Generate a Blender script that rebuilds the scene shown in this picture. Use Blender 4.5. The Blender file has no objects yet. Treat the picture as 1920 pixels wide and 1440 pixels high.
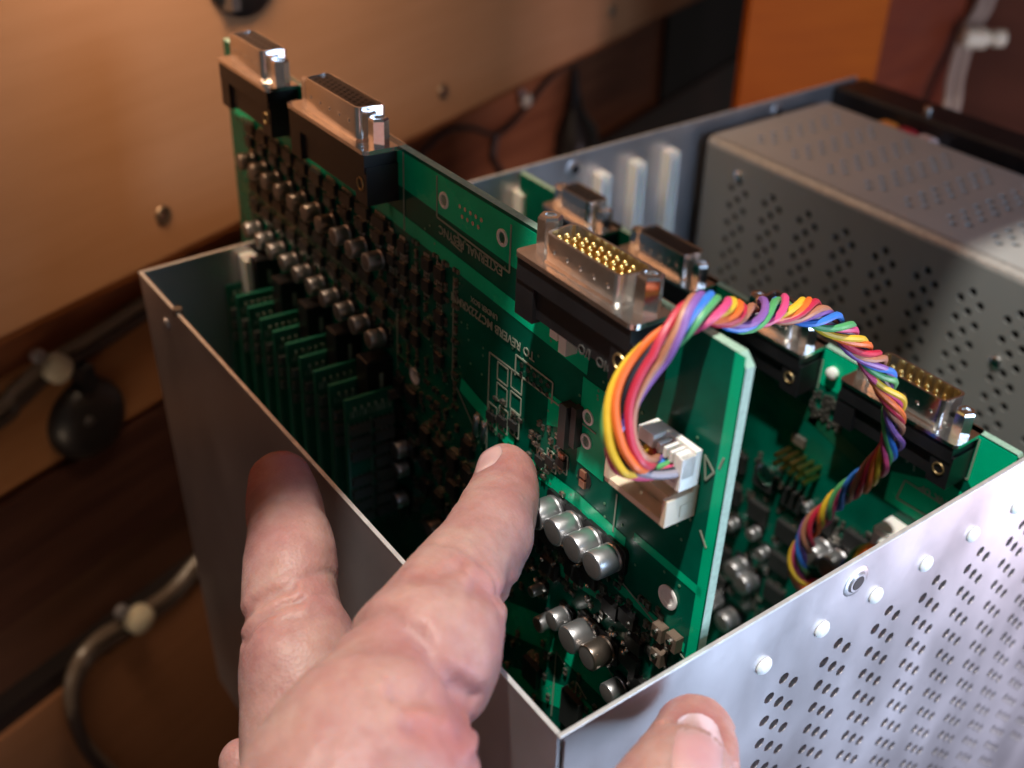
import bpy, bmesh, math, random
from mathutils import Vector, Matrix, noise
from mathutils.bvhtree import BVHTree
random.seed(7)
scene = bpy.context.scene
COL = scene.collection
# one Blender unit here is 74 mm
scene.unit_settings.scale_length = 0.074

# ------------------------------------------------------------------ camera
cam_d = bpy.data.cameras.new('camera'); cam = bpy.data.objects.new('camera', cam_d); COL.objects.link(cam)
Rr = [[0.813038525928033, -0.5820607092556661, 0.013179002135662976],
      [-0.31660022466274274, -0.4610061156871823, -0.828997984713605],
      [0.4886027555374765, 0.6698348244438289, -0.5590962844101506]]
right = Vector(Rr[0]); down = Vector(Rr[1]); fwd = Vector(Rr[2])
cm = Matrix((right, -down, -fwd)).transposed().to_4x4()
cm.translation = Vector((-1.17828, -1.38480, 2.30330))
cam.matrix_world = cm
cam_d.sensor_width = 36; cam_d.lens = 38.79; cam_d.clip_start = .05; cam_d.clip_end = 200
cam_d.dof.use_dof = True; cam_d.dof.focus_distance = 3.35; cam_d.dof.aperture_fstop = .85
scene.camera = cam

# ------------------------------------------------------------------ light
world = bpy.data.worlds.new('World'); scene.world = world; world.use_nodes = True
bg = world.node_tree.nodes['Background']; bg.inputs[0].default_value = (.36, .33, .31, 1); bg.inputs[1].default_value = .19

def area(name, loc, target, size, energy, color, sizey=None):
    d = bpy.data.lights.new(name, 'AREA'); d.energy = energy; d.color = color; d.size = size
    if sizey: d.shape = 'RECTANGLE'; d.size_y = sizey
    o = bpy.data.objects.new(name, d); COL.objects.link(o); o.location = loc
    o.rotation_euler = (Vector(target) - Vector(loc)).to_track_quat('-Z', 'Y').to_euler(); return o
# ceiling lamp right above; the board added overhead cuts its light off along a straight line
pt = bpy.data.lights.new('ceiling_lamp', 'SPOT'); pt.energy = 5700; pt.color = (1, .93, .84); pt.shadow_soft_size = .16
pt.spot_size = math.radians(100); pt.spot_blend = .3
po = bpy.data.objects.new('ceiling_lamp', pt); COL.objects.link(po); po.location = (-1.3, -.62, 9.4)
po.rotation_euler = (Vector((1.2, 0, 0)) - po.location).to_track_quat('-Z', 'Y').to_euler()
# added coloured fills in front of the case, for its reflections and back wall
area('pink_panel_fill', (6.3, -4.3, -1.9), (2.2, 0, -.5), 2.6, 340, (1.0, .77, .87), 3.4)
area('blue_panel_fill', (3.1, -4.5, -1.9), (1.0, 0, -.4), 2.4, 250, (.52, .74, 1.0), 3.4)
area('cool_back_fill', (2.4, -6.6, 2.6), (2, 2, -.3), 3.2, 340, (.50, .70, 1.0), 2.2)
area('low_panel_fill', (-1.6, 2.6, -2.6), (-.6, 5, -2.3), 1.5, 4.5, (1.0, .74, .5), .8).data.spread = math.radians(110)  # warm fill added for the lower panels
board_light = area('plywood_fill', (.1, 3.2, 3.2), (1.0, 5.1, -.3), 3.6, 112, (1.0, .72, .48), .8)  # warm fill added over the plywood board

scene.view_settings.view_transform = 'Standard'; scene.view_settings.look = 'None'
scene.view_settings.exposure = 0; scene.view_settings.gamma = 1
scene.render.resolution_x = 1024; scene.render.resolution_y = 768

# ------------------------------------------------------------------ materials
MATS = {}
def mat(name, col, rough=.5, metal=0., noise_s=0, noise_amt=0., bump=0., bump_s=60, coat=0., stretch=None, sss=0., alpha=None, col2=None, spec=None, rnoise=0.):
    if name in MATS: return MATS[name]
    m = bpy.data.materials.new(name); m.use_nodes = True; nt = m.node_tree; b = nt.nodes['Principled BSDF']
    b.inputs['Base Color'].default_value = (*col, 1); b.inputs['Roughness'].default_value = rough; b.inputs['Metallic'].default_value = metal
    if coat: b.inputs['Coat Weight'].default_value = coat; b.inputs['Coat Roughness'].default_value = .12
    if spec is not None: b.inputs['Specular IOR Level'].default_value = spec
    if sss:
        b.inputs['Subsurface Weight'].default_value = sss; b.inputs['Subsurface Radius'].default_value = (1, .3, .15); b.inputs['Subsurface Scale'].default_value = .06
    tc = nt.nodes.new('ShaderNodeTexCoord'); src = tc.outputs['Object']
    if stretch:
        mp = nt.nodes.new('ShaderNodeMapping'); mp.inputs['Scale'].default_value = stretch; nt.links.new(src, mp.inputs[0]); src = mp.outputs[0]
    if noise_s:
        n = nt.nodes.new('ShaderNodeTexNoise'); n.inputs['Scale'].default_value = noise_s; n.inputs['Detail'].default_value = 6; nt.links.new(src, n.inputs['Vector'])
        r = nt.nodes.new('ShaderNodeValToRGB'); r.color_ramp.elements[0].position = .3; r.color_ramp.elements[1].position = .7
        c2 = col2 or tuple(c * (1 - noise_amt) for c in col); c1 = col if col2 else tuple(min(1, c * (1 + noise_amt)) for c in col)
        r.color_ramp.elements[0].color = (*c2, 1); r.color_ramp.elements[1].color = (*c1, 1)
        nt.links.new(n.outputs[0], r.inputs[0]); nt.links.new(r.outputs[0], b.inputs['Base Color'])
        if rnoise:
            mr = nt.nodes.new('ShaderNodeMapRange'); mr.inputs[3].default_value = rough - rnoise; mr.inputs[4].default_value = rough + rnoise
            nt.links.new(n.outputs[0], mr.inputs[0]); nt.links.new(mr.outputs[0], b.inputs['Roughness'])
    if bump:
        n2 = nt.nodes.new('ShaderNodeTexNoise'); n2.inputs['Scale'].default_value = bump_s; n2.inputs['Detail'].default_value = 5; nt.links.new(src, n2.inputs['Vector'])
        bp = nt.nodes.new('ShaderNodeBump'); bp.inputs['Strength'].default_value = bump; bp.inputs['Distance'].default_value = .01
        nt.links.new(n2.outputs[0], bp.inputs['Height']); nt.links.new(bp.outputs[0], b.inputs['Normal'])
    MATS[name] = m; return m

ZINC = mat('zinc_sheet', (.56, .54, .565), .37, .8, 1.6, .12, .07, 24, rnoise=.16, stretch=(1.6, 1, .8))
EDGE = mat('cut_sheet_edge', (.75, .76, .76), .35, .6, 20, .15)
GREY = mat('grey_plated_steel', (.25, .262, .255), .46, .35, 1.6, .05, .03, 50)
CHROME = mat('bright_tin_plating', (.86, .85, .84), .18, 1., 12, .08, .06, 30)
TIN = mat('dull_tin_plating', (.80, .77, .74), .26, 1., 12, .12, .05, 40)
GOLD = mat('gold_contacts', (.80, .56, .20), .28, 1.)
BLACKP = mat('black_plastic', (.012, .012, .014), .38, 0, 8, .3, .03, 80)
BLACKC = mat('black_chip_epoxy', (.022, .023, .023), .42, 0, 10, .2)
SMDT = mat('dull_solder', (.30, .28, .25), .35, .9, 30, .2)
ALU = mat('aluminium_can', (.55, .56, .58), .38, .9, 10, .08, .04, 60)
CANDARK = mat('satin_can_top', (.22, .20, .19), .45, .6, 12, .15)
PADW = mat('tinned_glint_pad', (.92, .92, .90), .3, .1)  # near-white base stands for the glints on the plated holes
NYLON = mat('white_nylon', (.86, .87, .84), .4, 0, 6, .05, sss=.2)
CREAM = mat('cream_plastic', (.68, .56, .42), .42, 0, 6, .06, sss=.15)
WHITEP = mat('white_plug_plastic', (.80, .77, .73), .4, 0, 6, .04, sss=.15)
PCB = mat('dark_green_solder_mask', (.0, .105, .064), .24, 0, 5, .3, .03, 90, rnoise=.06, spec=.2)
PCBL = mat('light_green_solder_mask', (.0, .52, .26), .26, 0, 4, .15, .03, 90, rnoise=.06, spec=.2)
PCBE = mat('board_edge_laminate', (.27, .42, .33), .6, 0, 60, .15)
SILK = mat('white_silkscreen', (.27, .33, .26), .6)
SOLDER = mat('solder', (.72, .71, .68), .22, 1., 30, .1)
TAN = mat('tan_ceramic', (.13, .095, .07), .5)
SMDG = mat('grey_component', (.09, .085, .075), .45)
def wood(name, c1, c2, rough=.5):
    return mat(name, c1, rough, 0, 3.2, .2, .08, 20, col2=c2, stretch=(.35, .35, 3.5), spec=.3)
WOOD = wood('birch_plywood', (.40, .20, .098), (.365, .178, .083))
WOODE = wood('plywood_edge', (.26, .085, .025), (.19, .055, .015))
WOODR = wood('reddish_panel', (.36, .13, .055), (.24, .08, .033))
BROWNF = wood('brown_facing', (.30, .14, .06), (.25, .11, .045))
WOODO = wood('orange_panel', (.36, .085, .004), (.31, .068, .003))
WOODD = wood('dark_brown_panel', (.06, .026, .018), (.035, .015, .012), .35)
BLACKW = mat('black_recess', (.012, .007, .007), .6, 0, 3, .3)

# ------------------------------------------------------------------ mesh helpers
class MB:
    def __init__(s): s.v = []; s.f = []; s.m = []
    def add(s, vs, fs, mi=0):
        n = len(s.v); s.v += [tuple(v) for v in vs]; s.f += [tuple(i + n for i in f) for f in fs]; s.m += [mi] * len(fs)
    def box(s, x0, x1, y0, y1, z0, z1, mi=0, M=None, ch=0):
        if x1 < x0: x0, x1 = x1, x0
        if y1 < y0: y0, y1 = y1, y0
        if z1 < z0: z0, z1 = z1, z0
        if ch:   # chamfered vertical top edges
            c = ch
            vs = [(x0, y0, z0), (x1, y0, z0), (x1, y1, z0), (x0, y1, z0), (x0, y0, z1 - c), (x1, y0, z1 - c), (x1, y1, z1 - c), (x0, y1, z1 - c),
                  (x0 + c, y0 + c, z1), (x1 - c, y0 + c, z1), (x1 - c, y1 - c, z1), (x0 + c, y1 - c, z1)]
            fs = [(3, 2, 1, 0), (0, 1, 5, 4), (1, 2, 6, 5), (2, 3, 7, 6), (3, 0, 4, 7), (4, 5, 9, 8), (5, 6, 10, 9), (6, 7, 11, 10), (7, 4, 8, 11), (8, 9, 10, 11)]
        else:
            vs = [(x, y, z) for z in (z0, z1) for y in (y0, y1) for x in (x0, x1)]
            fs = [(0, 2, 3, 1), (4, 5, 7, 6), (0, 1, 5, 4), (2, 6, 7, 3), (0, 4, 6, 2), (1, 3, 7, 5)]
        if M: vs = [M @ Vector(v) for v in vs]
        s.add(vs, fs, mi)
    def cyl(s, p, axis, r, h, n=12, mi=0, prof=None, mis=None, rot=0.):
        """lathe along axis from p; prof = [(t,r)..] overrides r,h"""
        a = Vector(axis).normalized(); u = a.orthogonal().normalized(); w = a.cross(u); p = Vector(p)
        prof = prof or [(0, r), (h, r)]
        n0 = len(s.v); vs = []
        for t, rr in prof:
            for k in range(n):
                th = 2 * math.pi * k / n + rot; vs.append(p + a * t + (u * math.cos(th) + w * math.sin(th)) * rr)
        fs = []; ms = []
        for i in range(len(prof) - 1):
            for k in range(n):
                fs.append((i * n + k, i * n + (k + 1) % n, (i + 1) * n + (k + 1) % n, (i + 1) * n + k)); ms.append(mis[i] if mis else mi)
        fs.append(tuple(range(n))[::-1]); ms.append(mis[0] if mis else mi)
        L = len(prof) - 1; fs.append(tuple(L * n + k for k in range(n))); ms.append(mis[-1] if mis else mi)
        s.add(vs, fs); s.m[-len(ms):] = ms
    def tube(s, pts, r, n=8, mi=0):
        pts = [Vector(p) for p in pts]; u = None; vs = []
        for i, p in enumerate(pts):
            t = (pts[min(i + 1, len(pts) - 1)] - pts[max(i - 1, 0)]).normalized()
            if u is None: u = t.orthogonal().normalized()
            u = (u - t * u.dot(t)).normalized(); w = t.cross(u)
            rr = r[i] if isinstance(r, (list, tuple)) else r
            vs += [p + (u * math.cos(2 * math.pi * k / n) + w * math.sin(2 * math.pi * k / n)) * rr for k in range(n)]
        fs = [(i * n + k, i * n + (k + 1) % n, (i + 1) * n + (k + 1) % n, (i + 1) * n + k) for i in range(len(pts) - 1) for k in range(n)]
        fs.append(tuple(range(n))[::-1]); L = len(pts) - 1; fs.append(tuple(L * n + k for k in range(n)))
        s.add(vs, fs, mi)
    def prism(s, loop, z0, z1, mi=0, cap=True, M=None):
        n = len(loop); vs = [Vector((x, y, z0)) for x, y in loop] + [Vector((x, y, z1)) for x, y in loop]
        if M: vs = [M @ v for v in vs]
        fs = [(k, (k + 1) % n, n + (k + 1) % n, n + k) for k in range(n)]
        if cap: fs += [tuple(range(n))[::-1], tuple(range(n, 2 * n))]
        s.add(vs, fs, mi)
    def ring(s, lo, li, z, mi=0, flip=False):
        n = len(lo); vs = [(x, y, z) for x, y in lo] + [(x, y, z) for x, y in li]
        s.add(vs, [(k, (k + 1) % n, n + (k + 1) % n, n + k)[::-1 if flip else 1] for k in range(n)], mi)
    def mesh(s, name, mats, smooth=False):
        me = bpy.data.meshes.new(name); me.from_pydata(s.v, [], s.f)
        for m in (mats if isinstance(mats, (list, tuple)) else [mats]): me.materials.append(m)
        me.polygons.foreach_set('material_index', s.m)
        if smooth:
            me.polygons.foreach_set('use_smooth', [True] * len(s.f)); me.set_sharp_from_angle(angle=math.radians(38))
        me.update(); return me
    def build(s, name, mats, parent=None, smooth=False, **tags):
        return link(name, s.mesh(name, mats, smooth), parent, **tags)

def link(name, data, parent=None, **tags):
    o = bpy.data.objects.new(name, data); COL.objects.link(o)
    if parent: o.parent = parent
    for k, v in tags.items(): o[k] = v
    return o
def thing(name, label, category, M=None, group=None):
    o = bpy.data.objects.new(name, None); COL.objects.link(o); o.empty_display_size = .1
    if M is not None: o.matrix_world = M if isinstance(M, Matrix) else Matrix.Translation(M)
    o['label'] = label; o['category'] = category
    if group: o['group'] = group
    return o
def rrect(x0, x1, y0, y1, r, n=4):
    out = []
    for cx, cy, a0 in ((x1 - r, y1 - r, 0), (x0 + r, y1 - r, 90), (x0 + r, y0 + r, 180), (x1 - r, y0 + r, 270)):
        for k in range(n + 1):
            a = math.radians(a0 + 90 * k / n); out.append((cx + r * math.cos(a), cy + r * math.sin(a)))
    return out
def crom(P, n):
    P = [tuple(p) for p in P]; out = []
    for i in range(len(P) - 1):
        p0 = P[max(i - 1, 0)]; p1 = P[i]; p2 = P[i + 1]; p3 = P[min(i + 2, len(P) - 1)]
        for k in range(n):
            t = k / n
            out.append(tuple(.5 * (2 * b + (c - a) * t + (2 * a - 5 * b + 4 * c - d) * t * t + (3 * b - a - 3 * c + d) * t ** 3) for a, b, c, d in zip(p0, p1, p2, p3)))
    out.append(P[-1]); return out

# perforated plate in a (u,v) frame: rows of three round holes on a diagonal
def perforated(u_lo, u_hi, v_lo, v_hi, u0, period, ncol, v0, nrow, thick, frame, pitch=.0545, r=.0222, flip_first=True):
    """frame(u,v,w)->point, w=0 outer face, w=thick inner face"""
    us = [(u_lo, None)]
    for k in range(ncol):
        for i in range(3): us.append((u0 + period * k + pitch * (i - .5), i))
        us.append((u0 + period * k + pitch * 2.5, None))
    us.append((u_hi, None))
    vs_ = [(v_lo, None)] + [(v0 - pitch * (j - .5), j) for j in range(nrow)] + [(v0 - pitch * (nrow - .5), None), (v_hi, None)]
    bm = bmesh.new(); cache = {}
    def V(u, v, w):
        k = (round(u, 5), round(v, 5), w)
        if k not in cache: cache[k] = bm.verts.new(frame(u, v, w))
        return cache[k]
    N = 12; cs = [(math.cos(2 * math.pi * (k + .5) / N - math.pi), math.sin(2 * math.pi * (k + .5) / N - math.pi)) for k in range(N)]
    for a in range(len(us) - 1):
        ua, i = us[a]; ub = us[a + 1][0]
        for b in range(len(vs_) - 1):
            va, j = vs_[b]; vb = vs_[b + 1][0]
            hole = i is not None and j is not None and (j - i) % 2 == 1 and (j - i) <= nrow - 4
            for w in (0, thick):
                c = [V(ua, va, w), V(ub, va, w), V(ub, vb, w), V(ua, vb, w)]
                if not hole: bm.faces.new(c); continue
                uc, vc = (ua + ub) / 2, (va + vb) / 2
                ring = [bm.verts.new(frame(uc + r * x, vc + r * y, w)) for x, y in cs]
                if w == 0: r0 = ring
                # corner order following the ring angle: (-,-),( +,-),(+,+),(-,+)
                lo_v = min(va, vb); hi_v = max(va, vb)
                corner = [V(ua, lo_v, w), V(ub, lo_v, w), V(ub, hi_v, w), V(ua, hi_v, w)]
                for q in range(4):
                    for s_ in range(3):
                        k1 = (q * 3 + s_) % N; k2 = (k1 + 1) % N
                        if s_ < 2: bm.faces.new([corner[q], ring[k1], ring[k2]])
                        else: bm.faces.new([corner[q], ring[k1], ring[k2], corner[(q + 1) % 4]])
            if hole:
                for k in range(N): bm.faces.new([r0[k], r0[(k + 1) % N], ring[(k + 1) % N], ring[k]])
    bmesh.ops.recalc_face_normals(bm, faces=bm.faces)
    me = bpy.data.meshes.new('perforated'); bm.to_mesh(me); bm.free(); return me

# ================================================================== CHASSIS
L, W, D = 3.0, 4.72, 2.6
T = .012
chassis = thing('equipment_chassis', 'open topped zinc plated metal equipment case with perforated side panel', 'metal case', (0, 0, 0))
me = perforated(.02, W - .02, -.02, -D + .02, .842, .2525, 15, -.363, 36, .024, lambda u, v, w: (u, w, v))
me.materials.append(ZINC); fp = link('perforated_panel', me, chassis)
m = MB()
# frame strips round the perforated panel, rims with folded lips
m.box(T, W - T, .0, T, -.02, -.003); m.box(0.018, .02, 0, T, -D, -.02); m.box(W - .02, W - .018, 0, T, -D, -.02); m.box(T, W - T, 0, T, -D, -D + .02)
m.build('panel_border', ZINC, chassis)
m = MB(); m.box(0, W, -.001, T + .002, -.003, .004, ch=.002); m.build('top_rim', EDGE, chassis)
m = MB(); m.box(0, T, T, L - T, -D, -.003); m.build('side_wall', ZINC, chassis)
m = MB(); m.box(-.001, T + .001, T + .003, L - T, -.003, .004); m.build('top_rim', EDGE, chassis)
m = MB(); m.box(0, W, L - T, L, -D, -.003); m.build('back_wall', ZINC, chassis)
m = MB(); m.box(0, W, L - T - .002, L + .001, -.003, .004); m.build('top_rim', EDGE, chassis)
m = MB(); m.box(T, W - T, T, L - T, -D, -D + T); m.build('floor_plate', ZINC, chassis)
m = MB(); m.box(4.50, W + .06, T + .004, L - T - .004, -1.2, -.012, ch=.02); m.box(4.36, 4.50, T + .01, L - T - .01, -1.2, -.17); m.build('front_bezel', BLACKP, chassis)
m = MB(); m.box(W - T, W, T, L - T, -D, -1.21); m.build('side_wall', ZINC, chassis)
# corner seam tab
m = MB(); m.box(-.012, .03, .30, .33, -.02, .022, ch=.004); m.build('lock_tab', CHROME, chassis)
# rivets that hold the card guides
rm = MB(); rm.cyl((0, 0, 0), (0, -1, 0), .03, .02, 16, prof=[(0, .031), (.006, .031), (.014, .024), (.017, .012)])
rme = rm.mesh('rivet', NYLON, True)
for k in range(15):
    o = link('rivet', rme, chassis); o.location = (.777 + .2565 * k, -.0005, -.227)
# threaded bushings
def bushing(loc, ny):
    b = MB(); b.cyl(loc, (0, ny, 0), .05, .02, 20, prof=[(0, .058), (.004, .052), (.004, .040), (.010, .034)])
    b.cyl((loc[0], loc[1] + ny * .0105, loc[2]), (0, ny, 0), .03, .001, 16, mi=1, prof=[(0, .026), (.001, .025)])
    return b.build('screw_bushing', [ZINC, BLACKW], chassis, True)
bushing((1.16, 0, -.096), -1); bushing((2.41, L - T, -.085), -1); bushing((4.0, L - T, -.085), -1); bushing((3.4, 0, -.096), -1)
m = MB(); m.cyl((1.16, -.006, -.096), (0, -1, 0), .03, .004, 14, prof=[(0, .028), (.004, .02)]); m.build('screw', CHROME, chassis, True)
# nylon card guides on the back wall and front wall
gm = MB(); gm.box(-.036, .036, -.06, 0, -2.0, 0, ch=.006); gm.box(-.036, -.012, -.085, -.06, -2.0, -.01); gm.box(.012, .036, -.085, -.06, -2.0, -.01)
gme = gm.mesh('card_guide', NYLON)
for x, z in ((.485, -.03), (2.03, -.10), (2.575, -.13), (2.83, -.12), (3.085, -.11)):
    o = link('card_guide', gme, chassis); o.location = (x, L - T, z)
# little exposed items on the outer left wall
m = MB(); m.cyl((0, 1.62, -.88), (-1, 0, 0), .02, .012, 12, prof=[(0, .024), (.01, .02), (.014, .008)]); m.build('screw', CHROME, chassis, True)
m = MB(); m.cyl((0, 2.72, -.12), (-1, 0, 0), .02, .012, 12, prof=[(0, .03), (.01, .026), (.014, .01)]); m.build('screw', ZINC, chassis, True)
m = MB(); m.cyl((T, 2.58, -.012), (0, 0, 1), .02, .03, 10); m.build('edge_clip', TAN, chassis, True)
# small wire connectors on the black bezel
for x, y, c, nm in ((4.44, 2.50, (.75, .28, .05), 'orange'), (4.44, 2.36, (.45, .03, .05), 'red'), (4.44, 2.22, (.65, .5, .48), 'white')):
    b = MB(); b.box(x - .05, x + .05, y - .06, y + .06, -.17, -.09, ch=.02)
    b.build('wire_connector', mat(nm + '_connector', c, .4), chassis, label=nm + ' wire connector')
b = MB(); b.cyl((4.62, 2.36, -.012), (0, 0, 1), .03, .03, 12, prof=[(0, .03), (.02, .028), (.03, .012)]); b.build('screw', CHROME, chassis, True)

# backplane at the bottom of the case
bp_ = thing('backplane_board', 'dark green backplane board lying at the bottom of the case', 'circuit board', (0, 0, -2.22))
m = MB(); m.box(.05, 3.2, .05, 2.9, -.02, 0); m.build('board', PCB, bp_)
m = MB()
for x in (.57, 2.0):
    for y in (.5, 1.6): m.box(x - .06, x + .06, y, y + .9, .001, .12)
m.build('socket', BLACKP, bp_)

# ================================================================== POWER SUPPLY BOX
psu = thing('power_supply_box', 'perforated grey steel power supply box inside the case', 'power supply', (0, 0, 0))
X0, X1, Y0, Y1, ZT = 3.33, 4.34, .10, 2.9, -.064
RC = .05
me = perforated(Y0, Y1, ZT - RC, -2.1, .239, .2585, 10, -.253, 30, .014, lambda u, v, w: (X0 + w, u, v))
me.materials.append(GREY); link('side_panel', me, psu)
def topframe(u, v, w): return (-v, u, ZT - w)
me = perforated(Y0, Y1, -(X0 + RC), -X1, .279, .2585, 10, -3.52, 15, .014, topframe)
me.materials.append(mat('lit_grey_steel', (.50, .51, .495), .46, .3, 1.6, .05, .03, 50)); link('top_panel', me, psu)  # same steel, painted lighter for the light falling on top
m = MB(); n = 7
prof = [(X0 + RC - RC * math.sin(math.pi / 2 * k / n), ZT - RC + RC * math.cos(math.pi / 2 * k / n)) for k in range(n + 1)]
vs = [(x, y, z) for y in (Y0, Y1) for x, z in prof]
m.add(vs, [(k, k + 1, n + 2 + k, n + 1 + k) for k in range(n)])
m.build('folded_edge', mat('highlit_fold', (.42, .42, .40), .42, .5, 30, .12, .2, 90), psu, True)  # fold painted lighter than the panels for its highlight
m = MB(); m.box(X0 + .015, X1 - .015, Y1 - .015, Y1, -2.1, ZT - .015); m.box(X0 + .015, X1 - .015, Y0, Y0 + .015, -2.1, ZT - .015); m.box(X1 - .015, X1, Y0, Y1, -2.1, ZT - .015); m.build('end_panel', GREY, psu)
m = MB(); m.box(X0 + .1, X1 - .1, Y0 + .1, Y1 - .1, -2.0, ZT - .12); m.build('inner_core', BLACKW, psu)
for y, z in ((2.63, -.22), (.86, -.54)):
    m = MB(); m.cyl((X0, y, z), (-1, 0, 0), .03, .02, 14, prof=[(0, .034), (.01, .032), (.018, .02), (.02, .008)]); m.build('screw', CHROME, psu, True)

# ================================================================== CARD BUILDERS
def card_frame(top, a, o, h):
    M = Matrix((a, o, h)).transposed().to_4x4(); M.translation = top; return M
def slab(parent, a0, a1, h0, h1, thick=.03, cham=.03):
    loop = [(a0 + cham, h1), (a1, h1), (a1, h0), (a0, h0), (a0, h1 - cham)]
    n = len(loop); m = MB()
    vs = [(x, 0, z) for x, z in loop] + [(x, -thick, z) for x, z in loop]
    m.add(vs, [tuple(range(n))], 0); m.add(vs, [tuple(range(n, 2 * n))[::-1]], 0)
    m.add(vs, [(k, n + k, n + (k + 1) % n, (k + 1) % n) for k in range(n)], 1)
    o = m.build('board', [PCB, PCBE], parent); return o
def sheet(parent, name, loop, mt, o=.003, kind=None, M=None):
    n = len(loop); m = MB(); m.add([(x, o, z) for x, z in loop] + [(x, .0005, z) for x, z in loop], [tuple(range(n))] + [(k, (k + 1) % n, n + (k + 1) % n, n + k) for k in range(n)])
    ob = m.build(name, mt, parent)
    if kind: ob['kind'] = kind
    return ob
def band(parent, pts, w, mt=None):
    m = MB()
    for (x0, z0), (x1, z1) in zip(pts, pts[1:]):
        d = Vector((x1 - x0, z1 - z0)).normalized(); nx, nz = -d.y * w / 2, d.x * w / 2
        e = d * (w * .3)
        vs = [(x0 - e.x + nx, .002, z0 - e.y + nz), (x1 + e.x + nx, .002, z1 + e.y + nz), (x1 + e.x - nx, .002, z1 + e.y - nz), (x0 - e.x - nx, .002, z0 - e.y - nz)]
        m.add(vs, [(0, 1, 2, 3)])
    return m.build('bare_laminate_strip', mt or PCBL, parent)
def lines(parent, segs, w=.006, name='silkscreen_outline', o=.0035):
    m = MB()
    for (x0, z0, x1, z1) in segs:
        d = Vector((x1 - x0, z1 - z0)); d.normalize(); nx, nz = -d.y * w / 2, d.x * w / 2
        m.box(0, 1, 0, 1, 0, 1, M=Matrix(((x1 - x0, 0, 2 * nx, x0 - nx), (0, .0015, 0, o - .001), (z1 - z0, 0, 2 * nz, z0 - nz), (0, 0, 0, 1))))
    return m.build(name, SILK, parent, kind='stuff')
def text(parent, s, a, h, size, o=.004, flip=True, mt=None, name='printed_text', spread=1.0):
    c = bpy.data.curves.new(name, 'FONT'); c.body = s; c.size = size; c.extrude = .0008; c.resolution_u = 2; c.offset = size * .012; c.space_character = spread
    t = bpy.data.objects.new('tmp_text', c); COL.objects.link(t); bpy.context.view_layer.update()
    me = bpy.data.meshes.new_from_object(t.evaluated_get(bpy.context.evaluated_depsgraph_get())); bpy.data.objects.remove(t)
    # text x -> board; seen from the component side +a runs away from the viewer and reads upside down
    sx = 1 if flip else -1
    me.transform(Matrix(((sx, 0, 0, a), (0, 0, 1, o), (0, -sx if flip else 1, 0, h), (0, 0, 0, 1))) if flip else Matrix(((-1, 0, 0, a), (0, 0, 1, o), (0, 1, 0, h), (0, 0, 0, 1))))
    me.materials.clear(); me.materials.append(mt or SILK)
    return link(name, me, parent)
def cap_mesh(r, h, base=True):
    m = MB(); c = r * 1.08
    if base: m.prism([(x, z) for x, z in rrect(-c, c, -c, c, c * .3, 2)], 0, .012, 0)
    # lathe along local z, later turned outwards
    m.cyl((0, 0, .012), (0, 0, 1), r, h, 20, prof=[(0, r * .94), (h * .10, r), (h * .16, r * .93), (h * .22, r), (h * .93, r), (h * .985, r * .95), (h, r * .86), (h + .0005, r * .80), (h + .001, r * .05)], mis=[1, 1, 1, 1, 1, 1, 1, 2, 2])
    return m
TURN = Matrix.Rotation(-math.pi / 2, 4, 'X')  # local z -> +y (outward)
CAPS = {}
def cap(parent, a, h, r=.042, ln=.085, dark=False, label=None):
    k = (r, ln, dark)
    if k not in CAPS:
        mm = cap_mesh(r, ln); me = mm.mesh('capacitor', [BLACKP, mat('bronze_can', (.30, .25, .21), .3, .9) if dark else ALU, CANDARK], True); me.transform(TURN); CAPS[k] = me
    o = link('capacitor', CAPS[k], parent); o.location = (a, .001, h)
    if label: o['label'] = label
    return o
def chip_mesh(w, d, t, legs, pitch=.02, leg_axis='x'):
    m = MB(); m.box(-w / 2, w / 2, .004, .004 + t, -d / 2, d / 2)
    for k in range(legs):
        x = (k - (legs - 1) / 2) * pitch
        for sg in (-1, 1): m.box(x - .004, x + .004, .001, .012, sg * d / 2, sg * (d / 2 + .018), 1)
    return m
CH = {}
def chip(parent, a, h, w=.13, d=.07, t=.025, legs=6, rot=0, name='chip'):
    k = (w, d, t, legs)
    if k not in CH: CH[k] = chip_mesh(w, d, t, legs, pitch=w / (legs + .5)).mesh('chip', [BLACKC, SOLDER])
    o = link(name, CH[k], parent); o.location = (a, 0, h); o.rotation_euler = (0, rot, 0); return o
def smd_field(parent, boxes, name='small_components', seed=1):
    """boxes: (a,h,wa,wh,kind)"""
    rnd = random.Random(seed); m = MB()
    for a, h, wa, wh, k in boxes:
        t = .006 + .006 * rnd.random(); e = .26
        if wa > wh:
            m.box(a - wa / 2, a - wa / 2 + wa * e, .001, t + .002, h - wh / 2, h + wh / 2, 1); m.box(a + wa / 2 - wa * e, a + wa / 2, .001, t + .002, h - wh / 2, h + wh / 2, 1)
            m.box(a - wa / 2 + wa * e, a + wa / 2 - wa * e, .001, t, h - wh / 2, h + wh / 2, k)
        else:
            m.box(a - wa / 2, a + wa / 2, .001, t + .002, h - wh / 2, h - wh / 2 + wh * e, 1); m.box(a - wa / 2, a + wa / 2, .001, t + .002, h + wh / 2 - wh * e, h + wh / 2, 1)
            m.box(a - wa / 2, a + wa / 2, .001, t, h - wh / 2 + wh * e, h + wh / 2 - wh * e, k)
    o = m.build(name, [BLACKC, SMDT, TAN, SMDG], parent); o['kind'] = 'stuff'; return o
PIN = None
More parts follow.
